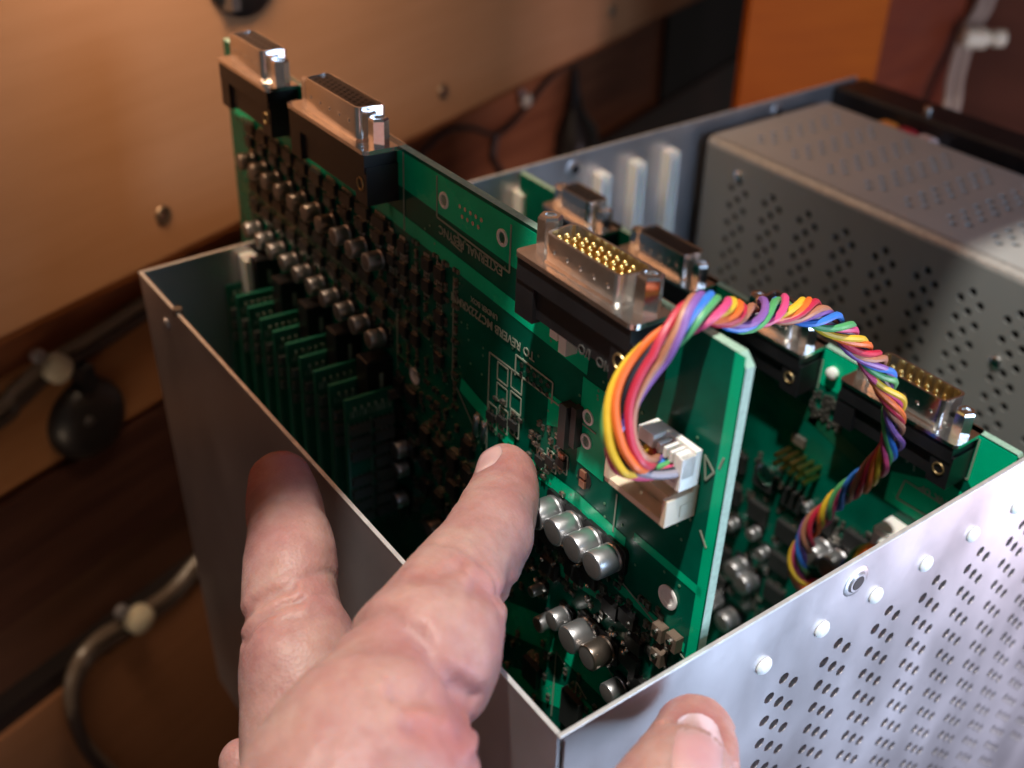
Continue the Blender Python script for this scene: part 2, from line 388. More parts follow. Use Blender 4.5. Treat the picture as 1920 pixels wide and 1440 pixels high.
def dsub(parent, a0, a1, male=True, rows=((8, -.022), (9, .0), (8, .022)), metal=TIN, hmul=1.45, label=None, hex_len=.095, big=.0, side_ring=False):
    """right angle D-sub on the board's top edge; flange plane at h=0"""
    global PIN
    ac = (a0 + a1) / 2; La = a1 - a0; oc = .05; SL = La - .185; sh = .082 * hmul
    b = MB()
    b.box(a0 + .012, a1 - .012, .002, .130, -.085, -.016, ch=.004)
    b.box(a0 + .03, a1 - .03, .002, .112, -.185, -.085)
    b.box(a0 + .004, a0 + .09, .002, .126, -.20, -.06); b.box(a1 - .09, a1 - .004, .002, .126, -.20, -.06)
    body = b.build('connector', BLACKP, parent)
    if label: body['label'] = label
    f = MB(); lo = rrect(a0, a1, -.036, .136, .022, 4)
    f.prism(lo, -.015, 0)
    f.build('flange', metal, body)
    def dshape(g, zz=0):
        hw = SL / 2 - g; hh = .056 - g; r = .022 - g * .5; pts = []
        cor = [(hw - .010, hh), (-hw + .010, hh), (-hw, -hh), (hw, -hh)]
        for i, (x, y) in enumerate(cor):
            sxx = 1 if x > 0 else -1; syy = 1 if y > 0 else -1
            for k in range(5):
                t = math.radians(90 * k / 4); 
                if (sxx, syy) == (1, 1): dx, dy = math.cos(t), math.sin(t)
                elif (sxx, syy) == (-1, 1): dx, dy = -math.sin(t), math.cos(t)
                elif (sxx, syy) == (-1, -1): dx, dy = -math.cos(t), -math.sin(t)
                else: dx, dy = math.sin(t), -math.cos(t)
                pts.append((ac + x - sxx * r + r * dx, oc + y - syy * r + r * dy))
        return pts
    s = MB(); lo = dshape(0); li = dshape(.008); lf = dshape(-.006)
    n = len(lo)
    s.ring(lf, lo, .001); 
    s.add([(x, y, .0) for x, y in lf] + [(x, y, .008) for x, y in lo], [(k, (k + 1) % n, n + (k + 1) % n, n + k) for k in range(n)])
    s.add([(x, y, .004) for x, y in lo] + [(x, y, sh) for x, y in lo], [(k, (k + 1) % n, n + (k + 1) % n, n + k) for k in range(n)])
    s.add([(x, y, sh) for x, y in lo] + [(x, y, sh) for x, y in li], [(k, (k + 1) % n, n + (k + 1) % n, n + k) for k in range(n)])
    s.add([(x, y, sh) for x, y in li] + [(x, y, .004) for x, y in li], [(k, (k + 1) % n, n + (k + 1) % n, n + k) for k in range(n)])
    s.build('shell', CHROME if metal is CHROME else metal, body, True)
    ins = MB(); lz = dshape(.0085)
    ztop = .014 if male else sh - .004
    ins.prism(lz, .002, ztop)
    ins.build('insulator', mat('tan_insulator', (.10, .07, .035), .5) if male else BLACKP, body)
    if male:
        if PIN is None:
            q = MB(); q.cyl((0, 0, 0), (0, 0, 1), .0075, .06, 8, prof=[(0, .0085), (.048, .0085), (.056, .006), (.059, .002)]); PIN = q.mesh('pin', GOLD, True)
        for cnt, oo in rows:
            for k in range(cnt):
                o = link('pin', PIN, body); o.scale = (1.15, 1.15, 1.12 if hmul < 1.2 else 1.5); o.location = (ac + (k - (cnt - 1) / 2) * (SL - .075) / (max(r_[0] for r_ in rows) - 1), oc + oo, ztop)
    else:
        q = MB()
        for cnt, oo in rows:
            for k in range(cnt):
                q.cyl((ac + (k - (cnt - 1) / 2) * (SL - .075) / (max(r_[0] for r_ in rows) - 1), oc + oo, sh - .0035), (0, 0, 1), .007, .0008, 8)
        q.build('socket_holes', BLACKW, body, kind='stuff')
    # shell dimples
    dm = MB()
    for k in range(5): dm.cyl((ac + (k - 2) * SL * .17, oc + .0555, sh * .5), (0, 1, 0), .008, .003, 8, prof=[(0, .009), (.003, .005)])
    dm.build('dimples', metal, body, True, kind='stuff')
    for aa in (a0 + .05, a1 - .05):
        h_ = MB(); h_.cyl((aa, oc, 0), (0, 0, 1), .033, hex_len, 6, prof=[(0, .036), (hex_len - .008, .036), (hex_len, .031), (hex_len, .018), (hex_len - .006, .016)], rot=.3)
        h_.build('hex_standoff', CHROME, body)
    # side brackets and brass rings at the near end
    r_ = MB(); r_.tube([(a0 - .0 + .05 + .022 * math.cos(t), .127, -.13 + .022 * math.sin(t)) for t in [2 * math.pi * k / 16 for k in range(17)]], .004, 6); r_.build('brass_ring', mat('dull_brass', (.45, .33, .16), .4, .9), body, True)
    return body

# ================================================================== FRONT CARD (being pulled out)
top1 = Vector((.5769, .0718, .8962)); ya = Vector((.0248, .99940, -.02436)).normalized(); zh = Vector((.04702, .02317, .99862)); zh = (zh - ya * zh.dot(ya)).normalized(); no = zh.cross(ya)  # +x-ish? fixed below
no = -(ya.cross(zh))
card1 = thing('front_circuit_card', 'tall green circuit card pulled half out of the case and pinched by the finger', 'circuit board', card_frame(top1, ya, no, zh))
H1 = -2.95
slab(card1, 0, 3.285, H1, 0)
# paler strips of bare laminate
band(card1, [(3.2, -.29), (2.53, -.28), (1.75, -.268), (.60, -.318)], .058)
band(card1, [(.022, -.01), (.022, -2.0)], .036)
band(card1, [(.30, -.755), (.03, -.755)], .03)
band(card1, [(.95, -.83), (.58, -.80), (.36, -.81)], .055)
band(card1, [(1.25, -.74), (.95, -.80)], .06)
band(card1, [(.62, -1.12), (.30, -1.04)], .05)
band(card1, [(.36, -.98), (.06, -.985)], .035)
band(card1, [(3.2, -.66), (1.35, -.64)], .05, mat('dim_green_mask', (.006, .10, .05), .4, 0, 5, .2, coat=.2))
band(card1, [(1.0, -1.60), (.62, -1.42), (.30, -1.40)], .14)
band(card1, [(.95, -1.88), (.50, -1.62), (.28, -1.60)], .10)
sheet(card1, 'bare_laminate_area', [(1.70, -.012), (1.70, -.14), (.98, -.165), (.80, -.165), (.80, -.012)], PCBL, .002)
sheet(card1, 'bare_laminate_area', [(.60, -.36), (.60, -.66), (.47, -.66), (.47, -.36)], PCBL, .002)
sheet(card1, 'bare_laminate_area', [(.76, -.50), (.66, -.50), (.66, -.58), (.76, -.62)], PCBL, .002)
dsub(card1, 2.50, 3.02, False, rows=((7, -.018), (8, .018)), metal=CHROME, label='black connector with silver shell at the far top corner of the card')
dsub(card1, 1.69, 2.32, False, rows=((11, -.022), (12, 0), (11, .022)), metal=CHROME, label='second black connector with silver shell and three rows of sockets')
dsub(card1, .262, .790, True, rows=((8, -.026), (9, .0), (9, .026)), metal=TIN, label='silver connector with three rows of gold pins', hex_len=.105, hmul=1.05)
# near shells are bright: a tinned end plate
text(card1, 'AUDIO  I/O', .285, -.165, .042, o=.1145, mt=mat('dim_print', (.08, .08, .075), .6))
# connector footprint without a connector
lines(card1, [(1.655, -.01, 1.655, -.16), (1.43, -.02, 1.43, -.165), (.995, -.03, .995, -.19), (1.43, -.165, .995, -.19), (1.655, -.16, 1.655, -.30)], .007)
m = MB()
for k in range(5): m.cyl((1.285 - .032 * k, .001, -.075), (0, 1, 0), .008, .004, 8)
for k in range(4): m.cyl((1.27 - .032 * k, .001, -.105), (0, 1, 0), .008, .004, 8)
m.build('solder_pads', SOLDER, card1, kind='stuff')
hole = MB(); hole.cyl((0, 0, 0), (0, 1, 0), .03, .006, 18, prof=[(0, .034), (.004, .034), (.006, .028), (.004, .022), (-.01, .02)])
hme = hole.mesh('plated_hole', PADW, True)
for a, h, s in ((1.385, -.09, .85), (1.04, -.09, .85), (1.59, -.87, 1), (.14, -.86, 1.15), (.56, -.48, .75), (.56, -.565, .75)):
    o = link('plated_hole', hme, card1); o.location = (a, .002, h); o.scale = (s, 1, s)
text(card1, 'EXTERNAL RESYNC', 1.03, -.188, .044)
lines(card1, [(1.30, -.17, 1.27, -.23), (1.27, -.23, 1.34, -.22)], .005)
text(card1, 'TO REVERB MC722XRMM', .84, -.402, .044)
text(card1, 'UNDER BOX', 1.05, -.365, .028)
lines(card1, [(1.09, -.52, .52, -.515), (1.09, -.52, 1.09, -1.02), (1.32, -.36, 1.32, -.74), (1.32, -.74, 1.18, -.86), (1.18, -.86, 1.18, -1.0),
              (.94, -.455, .74, -.455), (.94, -.455, .94, -.53), (.74, -.455, .74, -.53), (.40, -.66, .40, -.80), (1.72, -.40, 1.72, -.9)], .006)
m = MB()
for k in range(5):
    for hh in (-.475, -.508): m.cyl((.905 - .036 * k, .002, hh), (0, 1, 0), .009, .005, 8)
m.build('header_pads', SOLDER, card1, kind='stuff')
# unpopulated footprints and small parts right of the outline
rnd = random.Random(3)
segs = []
def rect(a0, a1, h0, h1): segs.extend([(a0, h0, a1, h0), (a1, h0, a1, h1), (a1, h1, a0, h1), (a0, h1, a0, h0)])
for a, h in ((1.01, -.56), (.93, -.55), (1.01, -.64), (.93, -.63)): rect(a - .03, a + .03, h - .035, h + .03)
for k in range(3): rect(1.035 - .065 * k, 1.085 - .065 * k, -.80 + .02 * k, -.71 + .02 * k)
for k in range(3): rect(.75 - .055 * k, .80 - .055 * k, -.80 + .03 * k, -.73 + .03 * k)
lines(card1, segs, .005, 'silkscreen_outline')
for k in range(3): chip(card1, 1.06 - .065 * k, -.755 + .02 * k, .045, .03, .012, 2)
for k in range(3): chip(card1, .775 - .055 * k, -.765 + .03 * k, .04, .03, .012, 2)
boxes = []
for k in range(26): boxes.append((rnd.uniform(.62, 1.06), rnd.uniform(-.82, -.66), .022, .012, rnd.choice((0, 2, 3))))
for k in range(8): boxes.append((.84 - rnd.random() * .16, -.62 - rnd.random() * .12, .012, .02, 2))
smd_field(card1, boxes, seed=5)
for a, h in ((.665, -.70), (.555, -.70)):
    m = MB(); m.cyl((a, .001, h), (0, 1, 0), .025, .003, 16, prof=[(0, .034), (.002, .034)]); m.build('pad_ring', BLACKC, card1)
    m = MB(); m.box(a - .013, a + .013, .004, .012, h + .006, h + .03, 0); m.box(a - .013, a + .013, .004, .012, h - .03, h - .006, 0); m.build('copper_pad', mat('copper', (.75, .36, .24), .35, .8), card1)
m = MB(); m.box(.655, .62, .001, .04, -.62, -.47); m.box(.585, .61, .001, .03, -.60, -.46); m.build('relay', BLACKC, card1)
# two light tall parts beside the finger
for a in (1.155, 1.105):
    m = MB(); m.cyl((a, .002, -.80), (0, 0, -1), .014, .09, 10, prof=[(0, .010), (.01, .016), (.08, .016), (.09, .01)]); m.build('crystal', CHROME, card1, True)
# white stand beside front connector
for k, a in enumerate((.70, .655)):
    m = MB(); m.box(a - .018, a + .018, .001, .045, -.27 - .03 * k, -.17 - .02 * k, ch=.004); m.build('ceramic_part', NYLON, card1)
# rows of electrolytic capacitors, ten channels
NCH = 10
for k in range(NCH):
    a = 1.82 + .1335 * k
    cap(card1, a, -.475, .037, .066, dark=(k > 2)); cap(card1, a, -.805, .037, .066)
    if k % 2 == 0 and k < 9:
        m = MB(); m.box(a - .055, a + .035, .002, .115, -1.08, -.87, ch=.006); rl = m.build('relay', BLACKP, card1)
        m = MB(); m.box(a - .057, a - .0555, .045, .062, -1.0, -.93); m.build('printed_mark', SILK, rl)
    for j, (hh, ww) in enumerate(((-.33, .09), (-.395, .06), (-.60, .09), (-.70, .08))):
        chip(card1, a + .02 * (j % 2), hh, ww, .045, .02, 4)
# chips between the capacitor rows and silkscreen outline (a 1.1 - 1.8)
for i in range(5):
    for j in range(5):
        if rnd.random() < .8: chip(card1, 1.40 + .085 * i, -.36 - .085 * j, .05, .045, .016, 3)
boxes = []
for k in range(NCH * 2 + 8):
    a = 1.30 + .0667 * k
    for j in range(13):
        h = -.31 - .045 * j - rnd.random() * .01
        if abs(h + .475) < .05 and a > 1.75: continue
        if rnd.random() < .75: boxes.append((a, -.31 - .045 * j, .012, .034, (0, 0, 3, 2)[(j * 7) % 4]) if j % 3 else (a, -.31 - .045 * j, .034, .014, (0, 3)[j % 2]))
smd_field(card1, boxes, seed=8)
boxes = []
for k in range(170):
    a = rnd.uniform(1.15, 1.75); h = rnd.uniform(-1.6, -.9)
    boxes.append((a, h, .014, .028, rnd.choice((0, 0, 3))) if rnd.random() < .6 else (a, h, .028, .014, rnd.choice((0, 2, 3))))
smd_field(card1, boxes, seed=9)
m = MB()
for k in range(420): m.cyl((rnd.uniform(.1, 3.2), .0005, rnd.uniform(-1.9, -.18)), (0, 1, 0), .005, .002, 6)
m.build('via_holes', mat('via_ring', (.12, .30, .18), .4, .3), card1, kind='stuff')
for i in range(6):
    for j in range(5):
        if rnd.random() < .6: chip(card1, 1.2 + .10 * i, -.97 - .12 * j, .06, .06, .018, 4)
# bigger silver capacitors in the foreground
for i, (a, h, r, ln) in enumerate(((.67, -.885, .052, .10), (.57, -.88, .052, .10), (.47, -.875, .052, .10), (.372, -.87, .052, .10))):
    cap(card1, a, h, .047, .088)
cap(card1, .45, -1.235, .049, .092); cap(card1, .355, -1.235, .046, .085, dark=True); cap(card1, .575, -1.27, .036, .06); cap(card1, .275, -1.335, .036, .06)
cap(card1, 1.65, -1.23, .036, .05); cap(card1, 1.65, -1.325, .036, .05); cap(card1, 1.66, -1.485, .036, .05); cap(card1, 1.39, -1.45, .036, .05, dark=True)
cap(card1, .71, -1.25, .02, .05); cap(card1, .66, -1.36, .03, .05)
for a, h in ((.14, -.985), (.08, -.975), (.13, -1.075)):
    m = MB(); m.box(a - .022, a + .022, .001, .03, h - .028, h + .028, ch=.004); m.cyl((a, .03, h + .008), (0, 1, 0), .009, .012, 8, mi=1); m.build('transistor', [TAN, SOLDER], card1)
lines(card1, [(.34, -.86, .34, -.95), (.34, -.95, .04, -1.02), (.04, -1.02, .045, -1.18), (.40, -1.30, .30, -1.36), (.62, -1.48, .62, -1.80), (.62, -1.48, .57, -1.50), (.50, -1.52, .44, -1.55), (.50, -1.52, .50, -1.62)], .006)
for a, h in ((.28, -1.05), (.36, -1.07), (.24, -1.12), (.47, -1.03)): chip(card1, a, h, .07, .05, .02, 4)
for a, h in ((.70, -1.02), (.62, -1.0), (.78, -1.06), (.55, -1.06), (.68, -1.14), (.85, -1.15), (.25, -1.20), (.20, -1.26)): chip(card1, a, h, .08, .06, .02, 4)
chip(card1, .50, -1.66, .10, .16, .022, 4, name='chip'); chip(card1, .74, -1.68, .09, .10, .02, 4)
boxes = []
for k in range(150):
    a = rnd.uniform(.08, 1.0); h = rnd.uniform(-1.30, -.93)
    if a > .9 - 0 and h > -.95: continue
    boxes.append((a, h, .016, .03, rnd.choice((0, 2, 3, 3))) if rnd.random() < .6 else (a, h, .03, .016, rnd.choice((0, 2, 3))))
for k in range(60): boxes.append((rnd.uniform(.2, 1.4), rnd.uniform(-1.9, -1.35), .016, .028, rnd.choice((0, 2, 3))))
smd_field(card1, boxes, seed=12)
m = MB()
for k in range(26):
    a = rnd.uniform(.2, .95); h = rnd.uniform(-1.3, -.95); m.cyl((a, .012, h), (0, 1, 0), .008, .02, 7, prof=[(0, .009), (.012, .009), (.018, .004)])
m.build('solder_joints', SOLDER, card1, True, kind='stuff')
# plug header on the card
m = MB()
m.box(.09, .34, .002, .02, -.53, -.43); m.box(.09, .34, .02, .110, -.53, -.512); m.box(.09, .108, .02, .110, -.512, -.445); m.box(.322, .34, .02, .115, -.512, -.445); m.box(.088, .322, .02, .06, -.512, -.475)
m.build('pin_header', CREAM, card1)
lines(card1, [(.02, -.30, -.0 + .03, -.34), (.085, -.33, .045, -.36), (.045, -.36, .07, -.40), (.07, -.40, .085, -.33), (.06, -.56, .03, -.60)], .006)

# daughter boards standing at right angles on the card
# geometry: local x = outward from card (o), local z = height, thin in a
def dmeshes():
    b = MB(); b.box(-.010, .010, .02, .232, -.62, 0)
    g = b.mesh('daughter_board', mat('daughter_green', (.010, .15, .09), .45, 0, 6, .2))
    return g
DG = dmeshes()
dchip = MB(); dchip.box(-.032, -.0105, 0, .088, -.040, 0, 0)
for k in range(4):
    for s_ in (0, 1): dchip.box(-.026, -.0105, .012 + .021 * k, .018 + .021 * k, .0005 if s_ else -.0525, .0125 if s_ else -.0405, 1)
DCH = dchip.mesh('chip', [mat('sheen_grey_epoxy', (.10, .11, .105), .45), SOLDER])  # epoxy painted lighter than the other chips for its reflected light
DLINE = MB(); DLINE.box(-.012, -.0105, .125, .129, -.6, -.10); DLINE.box(-.012, -.0105, .028, .031, -.6, -.10); DLINE.box(-.012, -.0105, .223, .226, -.6, -.10)
DL = DLINE.mesh('silkscreen_outline', SILK)
GT = None
for k in range(NCH):
    a = 1.735 + .1335 * k
    d = link('daughter_board', DG, card1); d.location = (a, 0, -.985 - .003 * k)
    for j in range(8):
        for c in range(2):
            if (j, c) == (3, 1): continue
            if k > 0 and j > 2: continue
            o = link('chip', DCH, d); o.location = (0, .03 + .102 * c, -.115 - .062 * j)
    link('silkscreen_outline', DL, d)
    tm = MB(); rr = random.Random(k)
    for j in range(14): tm.box(-.012, -.0105, .035 + .0135 * j, .035 + .0135 * j + rr.choice((.003, .007)), -.085, -.085 + rr.choice((.02, .03, .03)))
    for j in range(6): tm.box(-.020, -.0105, .04 + .03 * j, .05 + .03 * j, -.05, -.035)
    tm.build('printed_marks', mat('dim_silkscreen', (.30, .42, .32), .6), d)
    if k == 0:
        q = MB(); q.box(-.03, -.0105, .0, .05, -.045, -.005); q.build('ceramic_part', SMDG, d)

# ================================================================== REAR CARD
top2 = Vector((2.015, .025, .0)); card2 = thing('rear_circuit_card', 'green circuit card seated in the case with four connectors beside the power supply', 'circuit board',
    card_frame(top2, Vector((0, 1, 0)), Vector((-1, 0, 0)), Vector((0, 0, 1))))
slab(card2, 0, 2.93, -2.1, 0, cham=.01)
for (a0, a1, male, rows, mt) in ((.155, .680, True, ((7, -.014), (8, .014)), CHROME), (.865, 1.25, False, ((4, -.014), (5, .014)), TIN), (1.48, 1.99, False, ((12, -.022), (13, 0), (12, .022)), TIN), (2.13, 2.56, False, ((4, -.014), (5, .014)), TIN)):
    dsub(card2, a0, a1, male, rows, mt, label={.155: 'silver connector with two rows of gold pins near the perforated wall', .865: 'small silver connector half hidden under the wire bundle', 1.48: 'long connector between the nylon guides and the wire bundle', 2.13: 'farthest connector of the seated card'}[a0])
sheet(card2, 'bare_laminate_area', [(.155, -.008), (.155, -.20), (-.0 + .005, -.34), (.005, -.008)], PCBL, .002)
sheet(card2, 'bare_laminate_area', [(.86, -.008), (.86, -.17), (.69, -.17), (.69, -.008)], PCBL, .002)
sheet(card2, 'bare_laminate_area', [(1.47, -.008), (1.47, -.17), (1.26, -.17), (1.26, -.008)], PCBL, .002)
sheet(card2, 'bare_laminate_area', [(.45, -.36), (.45, -.50), (.01, -.50), (.01, -.30), (.2, -.26)], PCBL, .002)
band(card2, [(2.8, -.30), (1.35, -.30), (.85, -.34), (.50, -.42)], .07, mat('dim_green_mask2', (.004, .09, .045), .35, 0, 5, .2, coat=.2))
text(card2, 'AUDIO LINK UP', .02, -.335, .042)
lines(card2, [(.15, -.02, .15, -.20), (.15, -.20, .36, -.24), (.36, -.24, .40, -.28), (.37, -.24, .36, -.30), (.385, -.36, .02, -.365), (.385, -.36, .40, -.46), (.40, -.46, .02, -.44), (.86, -.06, .86, -.2), (.69, -.04, .69, -.24)], .006)
m = MB()
for k in range(5):
    for r_ in range(2): m.box(.93 - .04 * k - .009, .93 - .04 * k + .009, .002, .10, -.545 - .045 * r_ - .008, -.545 - .045 * r_ + .008)
m.build('gold_pin_header', GOLD, card2)
m = MB(); m.box(.86, .93, .002, .02, -.50, -.46); m.build('ceramic_part', SMDG, card2)
for a, h, r, ln in ((.66, -.915, .055, .09), (.57, -.91, .055, .09), (1.07, -1.33, .05, .08), (1.0, -1.36, .05, .08), (1.19, -1.64, .05, .08), (1.07, -1.67, .05, .08), (.95, -1.15, .03, .05), (1.15, -1.12, .03, .05), (1.02, -1.08, .03, .05)):
    cap(card2, a, h, r, ln, dark=False)
m = MB(); m.box(.26, .40, .002, .11, -.64, -.55, ch=0); m.box(.27, .39, .111, .115, -.62, -.57); m.build('pin_header', WHITEP, card2)
m = MB(); m.cyl((1.02, .002, -.74), (0, 1, 0), .045, .04, 14, prof=[(0, .05), (.03, .05), (.04, .035)]); m.build('trimmer', CHROME, card2, True)
m = MB(); m.cyl((.78, .002, -.76), (0, 1, 0), .035, .04, 14, prof=[(0, .03), (.03, .03), (.04, .02)]); m.build('trimmer', ALU, card2, True)
for i in range(7):
    for j in range(6):
        if rnd.random() < .7: chip(card2, .35 + .17 * i, -.78 - .19 * j, .11, .09, .025, 5)
boxes = []
for k in range(420):
    a = rnd.uniform(.1, 1.5); h = rnd.uniform(-1.95, -.68)
    boxes.append((a, h, .018, .034, rnd.choice((0, 2, 3))) if rnd.random() < .6 else (a, h, .034, .018, rnd.choice((0, 2, 3))))
for k in range(40): boxes.append((rnd.uniform(.68, .88), rnd.uniform(-.33, -.2), .016, .034, 3))
smd_field(card2, boxes, seed=21)
m = MB(); m.cyl((.80, .002, -.09), (0, 1, 0), .03, .03, 12, prof=[(0, .026), (.02, .026), (.028, .015)]); m.build('ceramic_part', NYLON, card2, True)

# ================================================================== WIRE BUNDLE
CABLE = [(0.404, 0.176, 0.535), (0.345, 0.178, 0.585), (0.316, 0.215, 0.666), (0.343, 0.243, 0.754), (0.402, 0.244, 0.845), (0.483, 0.232, 0.925), (0.593, 0.239, 0.950), (0.814, 0.31, 0.815), (1.046, 0.379, 0.730), (1.239, 0.392, 0.642), (1.403, 0.375, 0.515), (1.566, 0.357, 0.35), (1.685, 0.339, 0.164), (1.753, 0.351, -0.031), (1.758, 0.401, -0.199), (1.762, 0.499, -0.382), (1.77, 0.603, -0.608), (1.808, 0.663, -0.861), (1.852, 0.657, -1.009), (1.89, 0.591, -1.018), (1.899, 0.499, -0.888), (1.899, 0.441, -0.725), (1.92, 0.36, -0.64)]
bundle = thing('wire_bundle', 'twisted bundle of rainbow coloured wires looping from the pulled card over to the seated card', 'wires', (0, 0, 0))
NS = 9; cp = [Vector(p) for p in crom(CABLE, NS)]
WC = [('yellow', (.85, .55, .03)), ('orange', (.90, .17, .02)), ('crimson', (.62, .02, .06)), ('brown', (.50, .20, .11)), ('purple', (.26, .11, .40)), ('blue', (.04, .22, .75)), ('green', (.10, .42, .14)), ('pink', (.75, .07, .22)), ('black', (.025, .03, .05)), ('grey', (.32, .30, .36))]
u = None; frames = []
s_acc = 0
for i, p in enumerate(cp):
    t = (cp[min(i + 1, len(cp) - 1)] - cp[max(i - 1, 0)]).normalized()
    if u is None: u = t.orthogonal().normalized()
    u = (u - t * u.dot(t)).normalized()
    if i: s_acc += (cp[i] - cp[i - 1]).length
    frames.append((p, u.copy(), t.cross(u), s_acc))
plug_a = [card1.matrix_world @ Vector((.225 - .015 * j, .075, -.36)) for j in range(10)]
for j, (nm, c) in enumerate(WC):
    rw = .0113
    pts = []; rr = random.Random(j * 7 + 1); ph0 = 2 * math.pi * j / 8 if j < 8 else 0; w1 = rr.uniform(0, 6); w2 = rr.uniform(0, 6)
    for p, uu, ww, s in frames:
        tw = 0 if s < .25 else 1
        ang = ph0 - (s * 3.2 if s < .42 else 1.344 + (s - .42) * 14.5) + .42 * math.sin(s * 5.5 + w1) + .22 * math.sin(s * 13 + w2)
        R0 = (.030 if j < 8 else .008) * (1 + .2 * math.sin(s * 11 + w2))
        if s < .5: R0 *= 1 + .25 * math.sin(min(1, s / .5) * math.pi)
        q = p + (uu * math.cos(ang) + ww * math.sin(ang)) * R0
        if s < .12: f = s / .12; f = f * f * (3 - 2 * f); q = plug_a[j].lerp(q, f)
        pts.append(q)
    m = MB(); m.tube(pts, rw, 8)
    mt = mat(nm + '_insulation', tuple(.78 * x + .006 for x in c), .45, 0, 30, .08); m.build('wire', mt, bundle, True, label=nm + ' wire')
# the white plug at the end of the bundle (in card1 space)
m = MB(); Mp = card1.matrix_world
def pb(x0, x1, y0, y1, z0, z1, ch=0): m.box(x0, x1, y0, y1, z0, z1, M=Mp, ch=ch)
pb(.075, .25, .025, .045, -.41, -.30); pb(.075, .25, .045, .090, -.41, -.392); pb(.075, .092, .045, .090, -.392, -.31); pb(.19, .25, .045, .090, -.34, -.30)
for k in range(3): pb(.115 + .024 * k, .125 + .024 * k, .045, .090, -.34, -.31)
pb(.075, .11, .045, .086, -.372, -.31)
m.build('plug', WHITEP, bundle, label='white plug on the pulled card')
m = MB(); m.box(-.04, .04, -.09, .06, -.05, .05, M=Matrix.Translation((1.92, .32, -.62)), ch=.01); m.build('plug', WHITEP, bundle)
# small second harness end visible at the rim
# ================================================================== HAND
INDEX = [(0.440, 0.855, 0.097, 0.099), (0.371, 0.775, 0.093, 0.113), (0.242, 0.648, 0.114, 0.130), (0.097, 0.539, 0.142, 0.136), (-0.034, 0.437, 0.174, 0.151), (-0.152, 0.344, 0.192, 0.173), (-0.242, 0.261, 0.211, 0.197), (-0.331, 0.219, 0.207, 0.185), (-0.41, 0.155, 0.206, 0.220), (-0.508, 0.055, 0.214, 0.258), (-0.602, -0.035, 0.167, 0.276), (-0.672, -0.223, 0.113, 0.283)]
MIDDLE = [(-0.130, 1.328, 0.005, 0.108), (-0.158, 1.255, -0.008, 0.120), (-0.195, 1.147, -0.028, 0.131), (-0.243, 1.04, -0.056, 0.145), (-0.296, 0.936, -0.101, 0.148), (-0.332, 0.824, -0.142, 0.164), (-0.375, 0.728, -0.186, 0.179), (-0.432, 0.635, -0.24, 0.172), (-0.504, 0.512, -0.29, 0.158), (-0.583, 0.225, -0.256, 0.176), (-0.656, -0.099, -0.082, 0.237)]
RING = [(-0.568, 0.809, -0.527, 0.073), (-0.566, 0.664, -0.609, 0.112), (-0.587, 0.405, -0.581, 0.135), (-0.665, -0.035, -0.281, 0.189)]
LITTLE = [(-0.70, 0.763, -0.80, 0.066), (-0.69, 0.587, -0.84, 0.088), (-0.69, 0.254, -0.76, 0.109), (-0.704, -0.093, -0.385, 0.151)]
THUMB = [(0.333, -0.146, -0.079, 0.108), (0.215, -0.229, -0.03, 0.131), (0.078, -0.279, -0.032, 0.139), (-0.103, -0.317, -0.039, 0.142), (-0.328, -0.33, -0.019, 0.164), (-0.561, -0.307, 0.02, 0.211)]
WRIST = [(-0.672, -0.223, 0.113, 0.27), (-0.762, -0.435, 0.049, 0.28), (-0.888, -0.716, -0.04, 0.28), (-1.05, -1.1, -.2, .29)]
def limb(m, ch, n=6, seg=28):
    pts = crom(ch, n); P = [Vector(p[:3]) for p in pts]; R_ = [p[3] for p in pts]
    t0 = (P[1] - P[0]).normalized(); pre = []; 
    for k in range(7, 0, -1):
        a = math.pi / 2 * k / 7.2; pre.append((P[0] - t0 * R_[0] * math.sin(a) * .95, R_[0] * math.cos(a)))
    t1 = (P[-1] - P[-2]).normalized(); post = [(P[-1] + t1 * R_[-1] * math.sin(math.pi / 2 * k / 7.2), R_[-1] * math.cos(math.pi / 2 * k / 7.2)) for k in range(1, 8)]
    allp = pre + list(zip(P, R_)) + post
    m.tube([a for a, b in allp], [b for a, b in allp], seg)
hand = thing('hand', 'hand with index finger on the pulled card and thumb on the perforated panel', 'hand', (-.6, -.2, .1))
hb = MB()
for ch in (INDEX, MIDDLE, RING, LITTLE, THUMB, WRIST): limb(hb, ch)
# extra flesh: bulge at the finger root and web between thumb and palm
limb(hb, [(-.68, .02, -.05, .22), (-.70, -.15, .0, .26)])
tmp_me = hb.mesh('hand_body', mat('skin_tmp', (.8, .5, .4)), True)
tmp = bpy.data.objects.new('tmp_hand', tmp_me); COL.objects.link(tmp)
md = tmp.modifiers.new('r', 'REMESH'); md.mode = 'VOXEL'; md.voxel_size = .0095; md.use_smooth_shade = True
md = tmp.modifiers.new('s', 'SMOOTH'); md.iterations = 12; md.factor = .6
bpy.context.view_layer.update()
hm = bpy.data.meshes.new_from_object(tmp.evaluated_get(bpy.context.evaluated_depsgraph_get())); bpy.data.objects.remove(tmp)
CRE = []   # creases: (p0, p1, depth, width)
def crease(chain, i, f, d=.006, w=.012, tilt=0.):
    a = Vector(chain[i][:3]).lerp(Vector(chain[i + 1][:3]), f); t = (Vector(chain[i + 1][:3]) - Vector(chain[i][:3])).normalized()
    up = Vector((-fwd.x, -fwd.y, -fwd.z)); side = t.cross(up).normalized(); n_ = (t + side * tilt).normalized()
    CRE.append((a, n_, d, w, chain[i][3] * 1.6))
crease(INDEX, 1, .9, .004, .010, .1); crease(INDEX, 2, .5, .003, .008, -.1); crease(INDEX, 4, .1, .006, .016, .35); crease(INDEX, 4, .6, .004, .012, .1); crease(INDEX, 7, .0, .020, .024, .45)
